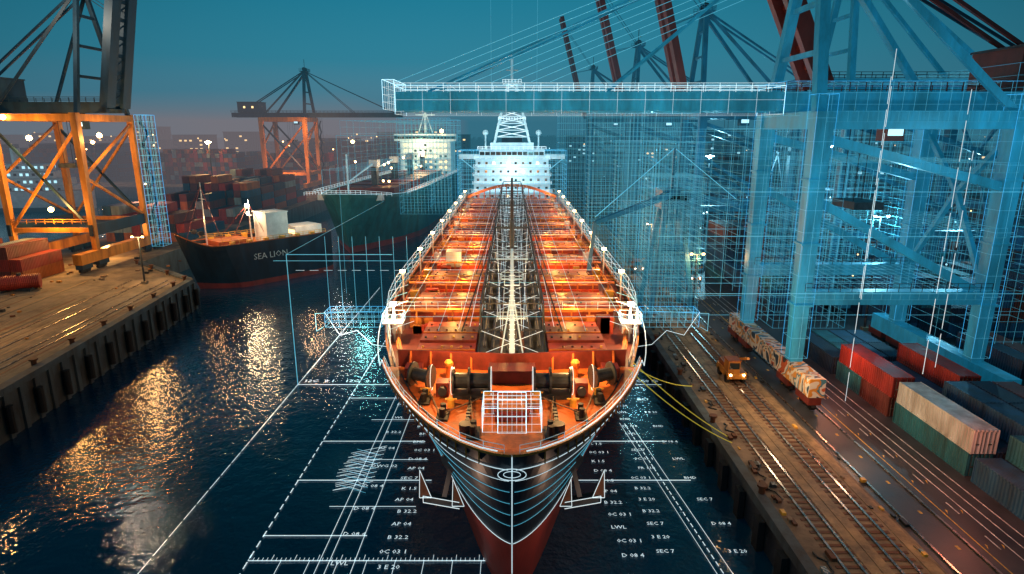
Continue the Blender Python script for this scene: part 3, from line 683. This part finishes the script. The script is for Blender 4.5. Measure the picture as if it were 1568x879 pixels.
c = crane('ship_to_shore_crane', 37.6, 78, 95, QZ, -1, 24, 40.3, 'down', 49.5, 'cyanglow', 'cyanglow', 'cranered', 2.15, holo=True, apexh=24, sill='graffiti')
lamp((28, 58, 26), 5500, (.3, .82, 1), .6, c, spot=((40, 86, 26), 75)); lamp((60, 60, 36), 4500, (.25, .8, 1), .6, c, spot=((50, 86, 34), 95))  # added spots in mid-air, without fixtures, to brighten the crane legs and girder
lamp((12, 60, 26), 9500, (.25, .85, 1), .6, c, spot=((8, 86, 42), 100))  # added spot in mid-air above the ship to brighten the boom
lamp((33, 70, 11), 1500, (1, .72, .45), .3, c)
for yy, hh, L_, u_, X_ in ((165, 43, 46, 75, 49), (232, 43, 50, 75, 45), (330, 44, 50, 75, 41)):
    c = crane('ship_to_shore_crane', X_, yy, yy + 17, QZ, -1, 24, hh, 'up', L_, 'cyanglowdk', 'cyanglowdk', 'cyanglowdk', 1.9, up=u_, mboom='cranered')
    if yy == 165: lamp((34, 155, 34), 9000, (.3, .8, 1), .5, c)
c = crane('ship_to_shore_crane', 62, 118, 134, QZ, -1, 30, 45, 'up', 40, 'cyanglowdk', 'cyanglow', 'craneblue', 1.8, up=64, mboom='cranered')
c = crane('ship_to_shore_crane', -98, 144, 165, LZ, 1, 19, 42, 'up', 46, 'craneyellow', 'craneblue', 'craneblue', 1.5, up=78, apexh=27, simple=True)
mbl = MB()
for p in ((-108, 142.6, 36.5), (-106, 142.6, 20.5), (-97, 150, 37), (-113, 142.6, 41)): mbl.ball(p, .6, 'lampwarm')
for x in (-117, -98): mbl.beam((x, 143, 15.5), (x, 166, 15.5), .8, 2.6, 'craneblue')
mbl.box(-117, -98, 146, 164, 14.6, 15.2, 'craneblue'); mbl.rail([(-117, 143.4, 17), (-98, 143.4, 17)], 1.1, 'craneyellow', .1, 2)
mbl.wirebox(-96.5, -93.5, 164, 168, 8, 42, 3, 3, 20, .05, 'wirecyan')
mbl.build('floodlights', c)
lamp((-108, 141.5, 36), 9000, (1, .5, .14), .6, c); lamp((-105, 141, 20), 10000, (1, .48, .12), .6, c); lamp((-95, 150, 36), 4500, (1, .5, .15), .5, c); lamp((-103, 155, 12), 5000, (1, .5, .15), .5, c)
lamp((-96, 141, 63), 9000, (1, .82, .6), .4, c)  # added lamp near the apex, without fixture, to throw glints on the water
c = crane('ship_to_shore_crane', -110, 340, 360, LZ, 1, 23, 45, 'down', 47, 'craneyellow', 'craneblue', 'craneblue', 2.2, apexh=24, simple=True)
lamp((-105, 334, 38), 9000, (1, .45, .15), .6, c); lamp((-120, 332, 20), 14000, (1, .4, .2), .6, c)

# ------------------------------------------------------------------ containers
CK = list(CC)
def cont(mb, x, y, z, L=12.2, mt='c_red', detail=False):
    W = 2.44; H = 2.59
    mb.box(x, x + W, y, y + L, z, z + H - .02, mt)
    if detail:
        for xx in (x, x + W):
            for yy in (y, y + L): mb.box(xx - .06, xx + .06, yy - .06, yy + .06, z, z + H, mt)
            mb.box(xx - .05, xx + .05, y, y + L, z + H - .16, z + H + .01, mt); mb.box(xx - .05, xx + .05, y, y + L, z, z + .16, mt)
        mb.box(x, x + W, y - .05, y + .05, z + H - .16, z + H + .01, mt); mb.box(x + W / 2 - .03, x + W / 2 + .03, y - .03, y, z + .1, z + H - .15, 'black')
        for q in (.35, .85, 1.6, 2.1): mb.cyl((x + q, y - .06, z + .1), (x + q, y - .06, z + H - .15), .03, 'railsteel', 6)
        for q in (.3, 1.55): mb.box(x + q, x + q + .35, y - .08, y - .04, z + 1.0, z + 1.12, 'railsteel')
def one(x, y, z, L, mt):
    mb = MB(); cont(mb, x, y, z, L, mt, True); mb.build('shipping_container')
lay = {(46.4, 30): ['c_navy'], (49.2, 30): ['c_blue', 'c_navy'], (45.9, 43): ['c_blue'], (48.7, 43): ['c_navy', 'c_teal'], (51.5, 43): ['c_brown', 'c_navy'], (54.3, 43): ['c_navy', 'c_blue', 'c_teal'],
       (45.9, 56.5): ['c_teal', 'c_white'], (48.7, 56.5): ['c_navy'], (51.5, 56.5): ['c_navy', 'c_blue'], (54.3, 56.5): ['c_blue', 'c_navy'], (57.1, 56.5): ['c_navy', 'c_brown'],
       (46.0, 70): ['c_brown', 'c_red'], (48.8, 70): ['c_navy'], (51.6, 70): ['c_blue'], (54.4, 70): ['c_navy', 'c_red'], (46.0, 84): ['c_navy'], (48.8, 84): ['c_teal'], (51.6, 84): ['c_blue'], (54.4, 84): ['c_navy']}
for (x, y), st in lay.items():
    for k, mt in enumerate(st):
        if R.random() < .3: one(x, y, QZ + k * 2.6, 6.05, mt); one(x, y + 6.2, QZ + k * 2.6, 6.05, R.choice(['c_teal', 'c_navy', 'c_blue', mt]))
        else: one(x + R.uniform(-.08, .08), y + R.uniform(-.3, .3), QZ + k * 2.6, 12.2, mt)
def block(x0, nx, y0, ny, z, hmax, hmin=1, cols=CK, wire=False):
    mb = MB()
    for j in range(ny):
        hb_ = R.randint(hmin, hmax)
        for i in range(nx):
            h = max(1, hb_ + R.randint(-1, 1))
            for k in range(h): cont(mb, x0 + i * 2.6, y0 + j * 13.2, z + k * 2.6, 12.2, R.choice(cols))
    if wire: mb.wirebox(x0, x0 + nx * 2.6, y0 - .4, y0 + ny * 13.2, z, z + hmax * 2.6 + 2, nx * 2, ny * 2, hmax * 2, .06, 'wiredim')
    mb.build('container_stack')
cool = ['c_blue', 'c_navy', 'c_teal', 'c_navy', 'c_blue', 'c_blue', 'c_navy', 'c_brown']
block(66, 14, 62, 2, QZ, 2, 1, cool); block(66, 16, 100, 3, QZ, 3, 1, cool); block(63, 8, 34, 2, QZ, 2, 1, cool)
block(48, 4, 112, 3, QZ, 4, 2, cool); block(76, 14, 150, 4, QZ, 4, 2, cool); block(72, 12, 215, 5, QZ, 4, 2, cool, True)
block(70, 20, 300, 5, QZ, 4, 2, cool); block(110, 24, 215, 8, QZ, 4, 2, cool); block(115, 20, 110, 6, QZ, 3, 1, cool)
warm = ['c_red', 'c_brown', 'c_brown', 'c_navy', 'c_red', 'c_orange', 'c_blue', 'c_grey']
block(-150, 14, 380, 3, LZ, 6, 4, warm); block(-230, 24, 385, 4, LZ, 8, 5, warm); block(-120, 9, 215, 6, LZ, 5, 3, warm); block(-119, 9, 180, 2, LZ, 3, 1, warm)
block(-330, 28, 400, 4, LZ, 9, 6, ['c_navy', 'c_blue', 'c_brown']); block(-170, 30, 470, 5, LZ, 10, 6, warm); block(-119, 6, 128, 1, LZ, 2, 1, warm)

# ------------------------------------------------------------------ other ships
def hull(mb, L, B, zd, flare, mt, mred, zr=2, deck='deckdark', bow=3, rail='c_orange'):
    st = [0, .01, .03, .06, .1, .15, .22, .3, .4, .6, .8, .92, 1]; lv = [-2, zr, zr + .01, zd * .5, zd * .8, zd, zd + 1.1]
    def f(u, z):
        t = max(0, z / zd); mm = .6 + flare * (1 - min(1, t)); v = B / 2 * (1 - (1 - min(1, u / .3)) ** 2) ** mm
        if u > .85: v *= 1 - .3 * ((u - .85) / .15) ** 2
        return v
    for s in (-1, 1):
        for j in range(len(lv) - 1):
            vs = []
            for u in st:
                for z in (lv[j], lv[j + 1]):
                    sh = bow * max(0, 1 - u / .16) ** 1.5 * (max(0, z) / zd)
                    vs.append((s * f(u, z), u * L + (zd - z) * .4 * (1 - u), z + sh))
            mb.add(vs, [(2 * i, 2 * i + 1, 2 * i + 3, 2 * i + 2) for i in range(len(st) - 1)], mred if lv[j] < zr - .001 else mt)
    vs = []
    for u in st:
        sh = bow * max(0, 1 - u / .16) ** 1.5; x = f(u, zd); vs += [(-x, u * L, zd + sh), (x, u * L, zd + sh)]
    mb.add(vs, [(2 * i, 2 * i + 1, 2 * i + 3, 2 * i + 2) for i in range(len(st) - 1)], deck)
    mb.box(-B * .33, B * .33, L - .3, L, -1, zd, mt)
    for s in (-1, 1):
        P = [(s * f(u, zd + 1), u * L - .4 * (1 - u), zd + 1.1 + bow * max(0, 1 - u / .16) ** 1.5) for u in st]; mb.line(P, .22, rail)
e = empty('coaster_ship')
M = Matrix.Translation((-80, 146, 0)) @ Matrix.Rotation(math.radians(-41), 4, 'Z')
mb = MB(M); hull(mb, 39, 14, 10, .8, 'navy', 'hullred', 1.3, 'deck', 3.2)
mb.box(-1.0, 5.4, 20, 26, 10, 17.5, 'white'); mb.box(-1.2, 5.6, 19.8, 26.2, 17.5, 17.8, 'white'); mb.box(-3.5, 3.5, 29, 37, 10, 13, 'white'); mb.box(-3.2, 3.2, 28.94, 29, 11, 12.1, 'litwin')
mb.box(-4.6, 2.4, 9, 17, 10, 11.3, 'c_orange')
for y, h in ((7, 26), (18.5, 21)):
    mb.cyl((0, y, 9), (0, y, h), .22, 'white', 8, .1); mb.beam((-1.6, y, h - 4), (1.6, y, h - 4), .15, .15, 'white')
    for s in (-1, 1): mb.beam((s * 5, y + 2, 10.5), (0, y, h - 1), .07, .07, 'c_red'); mb.beam((s * 3, y - 6, 12.5), (0, y, h - 1), .07, .07, 'c_red')
for s in (-1, 1):
    mb.rail([(s * 6.2, 8, 11.6), (s * 6.9, 14, 11.1), (s * 6.9, 36, 11.1)], 1, 'yellow', .08, 1.6); mb.cyl((s * 1.5, 5, 14), (s * 2.6, 5, 14), .6, 'steel', 12)
    for k in range(6): mb.box(s * 5.8 - .4, s * 5.8 + .4, 10 + k * 4.4, 11.2 + k * 4.4, 10, 11.6, 'yellow')
mb.ball((0, 18.1, 19.4), .55, 'lampwhite'); mb.ball((0, 18.1, 17.4), .4, 'lampwhite'); mb.build('hull_and_house', e)
lamp(M @ Vector((0, 17.3, 19.6)), 9000, (1, .68, .36), .6, e); lamp(M @ Vector((0, 7, 17)), 2400, (1, .5, .2), .4, e); lamp(M @ Vector((6, 31, 18)), 2500, (1, .6, .3), .4, e)
o = text('SEA LION', (0, 0, 0), 2.2, 'paintwhite', name='name_lettering', parent=e)
o.matrix_world = M @ Matrix.Translation((7.15, 15, 6.6)) @ Matrix.Rotation(math.radians(90), 4, 'Z') @ Matrix.Rotation(math.radians(90), 4, 'X')
e = empty('bulk_carrier')
M = Matrix.Translation((-52, 188, 0)) @ Matrix.Rotation(math.radians(-3), 4, 'Z')
mb = MB(M); hull(mb, 170, 33, 16.5, .6, 'green', 'hullred', 2.0, 'deckdark', 2, 'holowhite')
for k in range(7): mb.box(-10, 10, 28 + k * 15, 39 + k * 15, 16.5, 19, 'hatch2')
for k in range(4):
    y = 41 + 30 * k; mb.box(-1.0, 1.0, y - 1.5, y + 1.5, 16.5, 28, 'steel'); mb.beam((0, y, 27), (-3, y - 20, 22 + 2 * k), .6, .6, 'holowhite', .3, .3); mb.box(-1.5, 1.5, y - 2, y + 2, 25.5, 28, 'white')
mb.box(-13, 13, 140, 156, 15.5, 33, 'holowhite'); mb.box(-16, 16, 139, 145, 33, 36.5, 'holowhite'); mb.box(-15.8, 15.8, 138.9, 139, 34, 35.6, 'glass')
for lv in range(6):
    mb.box(-13.4, 13.4, 139.2, 140, 18 + lv * 2.8, 18.3 + lv * 2.8, 'white')
    for i in range(9): mb.box(-11 + i * 2.6, -9.8 + i * 2.6, 139.9, 140, 16.4 + lv * 2.8, 17.5 + lv * 2.8, 'litwin' if R.random() < .6 else 'glass')
mb.cyl((0, 142, 36), (0, 142, 52), .6, 'holowhite', 8); mb.beam((-5, 142, 46), (5, 142, 46), .5, .5, 'holowhite')
for s in (-1, 1): mb.beam((s * 4, 142, 36), (0, 142, 48), .4, .4, 'holowhite')
mb.cyl((0, 9, 17), (0, 9, 31), .3, 'holowhite', 8)
mb.rail([(-14, 8, 18.2), (-6, 1.5, 19.4), (6, 1.5, 19.4), (14, 8, 18.2)], 1.1, 'wire', .07, 1.5)
for s in (-1, 1): mb.rail([(s * 16, 22, 17.6), (s * 16.3, 138, 17.6)], 1.2, 'wire', .08, 3); mb.box(s * 9 - 1.5, s * 9 + 1.5, 10, 12, 16.6, 18.5, 'white'); mb.cyl((s * 4, 8, 18), (s * 6, 8, 18), .8, 'steel', 10)
for k in range(14): mb.beam((-15, 28 + k * 8, 25), (15, 28 + k * 8, 25), .05, .05, 'wirecyan'); mb.beam((-15, 28 + k * 8, 16), (-15, 28 + k * 8, 25), .05, .05, 'wirecyan'); mb.beam((15, 28 + k * 8, 16), (15, 28 + k * 8, 25), .05, .05, 'wirecyan')
mb.wirebox(-14, 14, 137.5, 156, 16, 42, 7, 3, 8, .07, 'wiredim')
mb.wirebox(-18, 18, 60, 130, 17, 42, 14, 8, 10, .04, 'wiredim')
for k in range(9): mb.ball((-9 + 18 * R.random(), 30 + 100 * R.random(), 20 + 9 * R.random()), .4, 'lampwarm', 6)
mb.ball((9, 138, 38), 1.0, 'lampwarm')
mb.build('hull_and_house', e)
lamp(M @ Vector((0, 126, 32)), 26000, (1, .68, .36), .6, e); lamp(M @ Vector((12, 60, 26)), 9000, (1, .7, .4), .6, e); lamp(M @ Vector((-6, 12, 26)), 4000, (.9, .9, .8), .5, e)
lamp((-40, 160, 20), 5000, (.3, .9, .9), .5, e)  # added lamp ahead of the ship, without fixture, to brighten the green bow
M = Matrix.Translation((-290, 300, 0)) @ Matrix.Rotation(math.radians(-82), 4, 'Z')
mb = MB(M); hull(mb, 80, 16, 9, .6, 'white', 'navy', 2, 'white', 1)
for k in range(4):
    mb.box(-7 + k * .6, 7 - k * .6, 10 + k * 4, 76 - k * 4, 9 + k * 3.4, 12.2 + k * 3.4, 'white')
    for i in range(22 - k * 2):
        for s in (-1, 1):
            x = s * (7 - k * .6); y = 13 + k * 4 + i * 2.7; mb.box(x - .06, x + .06, y, y + 1.3, 10.2 + k * 3.4, 11.4 + k * 3.4, 'litcool' if R.random() < .5 else 'glass')
mb.cyl((0, 50, 22), (0, 50, 30), 2, 'white', 12); mb.build('passenger_ferry')
lamp((-262, 285, 22), 5000, (.5, .9, 1), .6)

# ------------------------------------------------------------------ quay vehicles and ropes
def straddle(x, y):
    mb = MB(); z = QZ
    mb.box(x - 1.3, x + 1.3, y - 2.2, y + 2.6, z + .8, z + 1.7, 'craneyellow'); mb.box(x - 1.2, x + .4, y - 2.0, y - .2, z + 1.7, z + 3.3, 'craneyellow'); mb.box(x - 1.1, x + .3, y - 2.05, y - 2.0, z + 2.2, z + 3.1, 'glass')
    mb.box(x - 1.3, x + .5, y - 2.1, y - .1, z + 3.3, z + 3.45, 'c_orange'); mb.box(x - 1.1, x + 1.1, y + .2, y + 2.4, z + 1.7, z + 2.4, 'c_orange')
    for sx in (-1.1, 1.1):
        for yy in (-1.4, 1.6): mb.cyl((x + sx - .2, y + yy, z + .62), (x + sx + .2, y + yy, z + .62), .6, 'black', 16)
    mb.beam((x + .9, y + 2, z + 2.2), (x + .9, y - 3.2, z + 4.2), .35, .35, 'craneyellow'); mb.cyl((x + .7, y - .5, z + 1.7), (x + .7, y - .5, z + 3.2), .08, 'steel')
    for sx in (-.9, .9): mb.ball((x + sx, y - 2.25, z + 1.4), .13, 'lampwhite')
    mb.build('terminal_tractor')
straddle(31, 82); straddle(42, 140); straddle(31, 150)
mb = MB()
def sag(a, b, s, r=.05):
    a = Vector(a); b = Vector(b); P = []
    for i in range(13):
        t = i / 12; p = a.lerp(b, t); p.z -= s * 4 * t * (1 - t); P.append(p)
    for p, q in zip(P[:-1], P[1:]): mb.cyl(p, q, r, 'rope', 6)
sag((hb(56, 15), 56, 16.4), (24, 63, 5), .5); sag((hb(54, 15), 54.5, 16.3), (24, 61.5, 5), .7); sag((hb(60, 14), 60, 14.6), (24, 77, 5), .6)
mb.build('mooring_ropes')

# ------------------------------------------------------------------ light masts
def pole(x, y, z0, h, col, power, mt, ml='steel'):
    e = empty('light_mast'); mb = MB(); mb.cyl((x, y, z0), (x, y, z0 + h), .22, ml, 10, .12); mb.box(x - .5, x + .5, y - .5, y + .5, z0, z0 + .6, 'concrete')
    mb.beam((x - 1.3, y, z0 + h), (x + 1.3, y, z0 + h), .12, .12, ml)
    for k in (-1.1, 1.1): mb.box(x + k - .25, x + k + .25, y - .3, y + .1, z0 + h - .05, z0 + h + .3, ml); mb.box(x + k - .22, x + k + .22, y - .34, y - .302, z0 + h - .02, z0 + h + .27, mt)
    if y > 150: mb.ball((x, y - .5, z0 + h), .0028 * y, mt, 8)
    mb.build('mast', e); lamp((x, y - 1.2, z0 + h - .3), power, col, .5, e)
W_ = (1, .55, .2)
pole(-125, 262, LZ, 27, W_, 26000, 'lampwarm'); pole(-118, 200, LZ, 15, (1, .35, .2), 8000, 'lampwarm')
pole(-180, 378, LZ, 25, (1, .5, .2), 40000, 'lampwarm'); pole(-100, 400, LZ, 25, (1, .4, .2), 30000, 'lampwarm'); pole(-86, 92, LZ, 13, W_, 8000, 'lampwarm')
pole(-78, 128, LZ, 10, W_, 4000, 'lampwarm'); pole(-250, 380, LZ, 25, (1, .5, .3), 40000, 'lampwarm')
pole(34, 112, QZ, 12, W_, 1800, 'lampwarm'); pole(34, 150, QZ, 12, W_, 2000, 'lampwarm')
lamp((37, 62, 8.5), 900, (1, .5, .25), .3); lamp((43, 52, 12), 1500, (1, .25, .14), .4); lamp((33, 44, 12), 800, W_, .3); lamp((43, 78, 11), 1500, (1, .3, .15), .3); lamp((29, 70, 12), 900, W_, .3)
pole(62, 104, QZ, 20, (.3, .8, 1), 7000, 'lampcool'); pole(100, 140, QZ, 24, (.25, .75, 1), 22000, 'lampcool'); pole(64, 205, QZ, 26, (.3, .8, 1), 26000, 'lampcool'); pole(130, 260, QZ, 28, (.25, .7, 1), 45000, 'lampcool'); pole(100, 60, QZ, 20, (.25, .75, 1), 5500, 'lampcool')

e = empty('ship_unloader'); mb = MB()
for x in (26, 34):
    for y in (112, 122): mb.beam((x, y, QZ), (30 + (x - 30) * .4, 117 + (y - 117) * .4, 24), .8, .8, 'cyanglowdk')
for z in (10, 16, 22):
    k = 1 - .6 * (z - QZ) / 20; mb.wirebox(30 - 4 * k, 30 + 4 * k, 117 - 5 * k, 117 + 5 * k, z, z + .4, 3, 3, 1, .2, 'cyanglowdk')
mb.box(27.5, 32.5, 114, 120, 24, 27.5, 'cyanglowdk'); mb.box(28, 32, 113.94, 114, 25.5, 26.5, 'glass')
mb.beam((30, 115, 27), (14, 104, 23), 1.0, 1.2, 'cyanglowdk', .5, .6); mb.beam((14, 104, 23), (13, 103, 15), .6, .6, 'cyanglowdk')
mb.beam((30, 119, 27), (44, 122, 24), .9, 1.1, 'cyanglowdk'); mb.beam((30, 117, 27), (30, 117, 35), .4, .4, 'cyanglowdk'); mb.beam((30, 117, 35), (14, 104, 24), .1, .1, 'wirecyan'); mb.beam((30, 117, 35), (44, 122, 25), .1, .1, 'wirecyan')
mb.wirebox(25.5, 34.5, 111, 123, 5, 30, 14, 10, 24, .03, 'wiredim')
mb.build('tower', e)

mb = MB()
for x0, x1, y, z0, z1, nx, nz, mt in ((22, 34, 130, 12, 36, 20, 24, 'wiredim'), (18, 42, 145, 6, 42, 30, 34, 'wiredim'), (14, 40, 190, 8, 46, 20, 20, 'wiredim'), (62, 92, 118, 10, 36, 18, 14, 'wiredim'), (19, 30, 104, 6, 26, 16, 20, 'wiredim'),
                                   (-36, -20, 200, 12, 42, 14, 16, 'wiredim'), (44, 62, 104, 16, 40, 16, 16, 'wiredim')):
    mb.wirebox(x0, x1, y, y + 8, z0, z1, nx, 2, nz, .026 * y / 100, mt)
for x, y, z0, z1 in ((45.3, 64, 12, 42), (48, 66, 12, 36), (38.5, 66, 20, 46), (43, 74, 4.2, 44)): dash((x, y, z0), (x, y, z1), .05, 'wire', 4, .6)
for z, y in ((24, 84), (31, 74), (13.5, 100), (18, 76)): mb.beam((20, y, z), (70, y, z), .045, .045, 'wirecyan')
for k in range(14): mb.beam((R.uniform(20, 30), 100 + 4 * k, 8 + k * 2.3), (R.uniform(50, 90), 100 + 4 * k, 8 + k * 2.3), .04, .04, 'wirecyan')
for k in range(14):
    x = R.uniform(20, 70); mb.beam((x, 100 + 3 * k, 6), (x, 100 + 3 * k, R.uniform(30, 46)), .04, .04, 'wirecyan')
mb.build('yard_line_drawing')

# ------------------------------------------------------------------ skyline
def building(x, y, w_, d_, h, z, mt, mw):
    mb = MB(); mb.box(x, x + w_, y, y + d_, z, z + h, mt); mb.box(x - .5, x + w_ + .5, y - .5, y + d_ + .5, z + h, z + h + .8, 'steel')
    for i in range(int(w_ / 5)):
        for j in range(int(h / 4)):
            if R.random() < .75: mb.box(x + 1.5 + i * 5, x + 4 + i * 5, y - .1, y, z + 1.5 + j * 4, z + 3 + j * 4, mw if R.random() < .25 else 'glass')
    mb.build('warehouse')
for k in range(26):
    x = 60 + k * 44 + R.uniform(-8, 8); building(x, 560 + R.uniform(0, 140), R.uniform(24, 46), 30, R.uniform(10, 38), QZ, R.choice(['c_blue', 'c_navy', 'c_blue', 'c_grey']), R.choice(['litcool', 'litwin']))
for k in range(16): building(-640 + k * 38, 620 + R.uniform(0, 80), R.uniform(20, 34), 30, R.uniform(14, 36), LZ, R.choice(['c_brown', 'wall', 'c_navy']), 'litwin')
for k in range(4): building(70 + k * 60, 430, 50, 40, 12, QZ, 'c_blue', 'litcool')
mb = MB(); mb.box(-3000, 4000, 1500, 1600, -1, 5, 'foliage')
for k in range(2600):
    x = R.uniform(-1600, 2400); r = R.uniform(5, 13); y = 1480 + R.uniform(0, 60); z = 5 + R.uniform(0, 14) + 5 * math.sin(x * .01)
    vs = [(x + R.uniform(-1, 1) * r, y + R.uniform(-1, 1) * r, z + R.uniform(-1, 1) * r) for _ in range(9)]
    mb.add(vs, [(0, 1, 2), (3, 4, 5), (6, 7, 8), (0, 3, 6), (1, 4, 7), (2, 5, 8)], 'foliage')
mb.build('distant_tree_line')
mb = MB()
for k in range(110):
    x = R.uniform(40, 900); y = R.uniform(300, 900); mb.ball((x, y, QZ + R.uniform(6, 34)), (.0006 * y + .1) * R.uniform(.5, 1.5), R.choice(['litcool', 'litwin', 'lampcool', 'litcool']), 6)
for k in range(90):
    x = R.uniform(-500, -80); y = R.uniform(380, 900); mb.ball((x, y, LZ + R.uniform(6, 30)), (.0007 * y + .1) * R.uniform(.5, 1.6), R.choice(['litwin', 'lampwarm', 'litwin']), 6)
for k in range(60): mb.ball((R.uniform(45, 130), R.uniform(100, 220), QZ + R.uniform(5, 14)), .2, R.choice(['litcool', 'lampcool', 'litwin']), 6)
mb.build('harbour_lights')
mb = MB(); mb.box(-2500, 3000, 135, 2600, .4, 72, 'glow_haze'); mb.build('glow_haze')
mb = MB(); mb.box(-420, -60, 230, 900, 7, 52, 'warm_glow_haze'); mb.build('glow_haze')

# ------------------------------------------------------------------ camera
cam = bpy.data.cameras.new('camera'); co = bpy.data.objects.new('camera', cam); scene.collection.objects.link(co)
cam.lens = 21.8; cam.sensor_width = 36; cam.clip_end = 12000; cam.clip_start = .5
co.location = (0, 0, 38); co.rotation_euler = (math.radians(90 - 14.12), 0, 0)
scene.camera = co
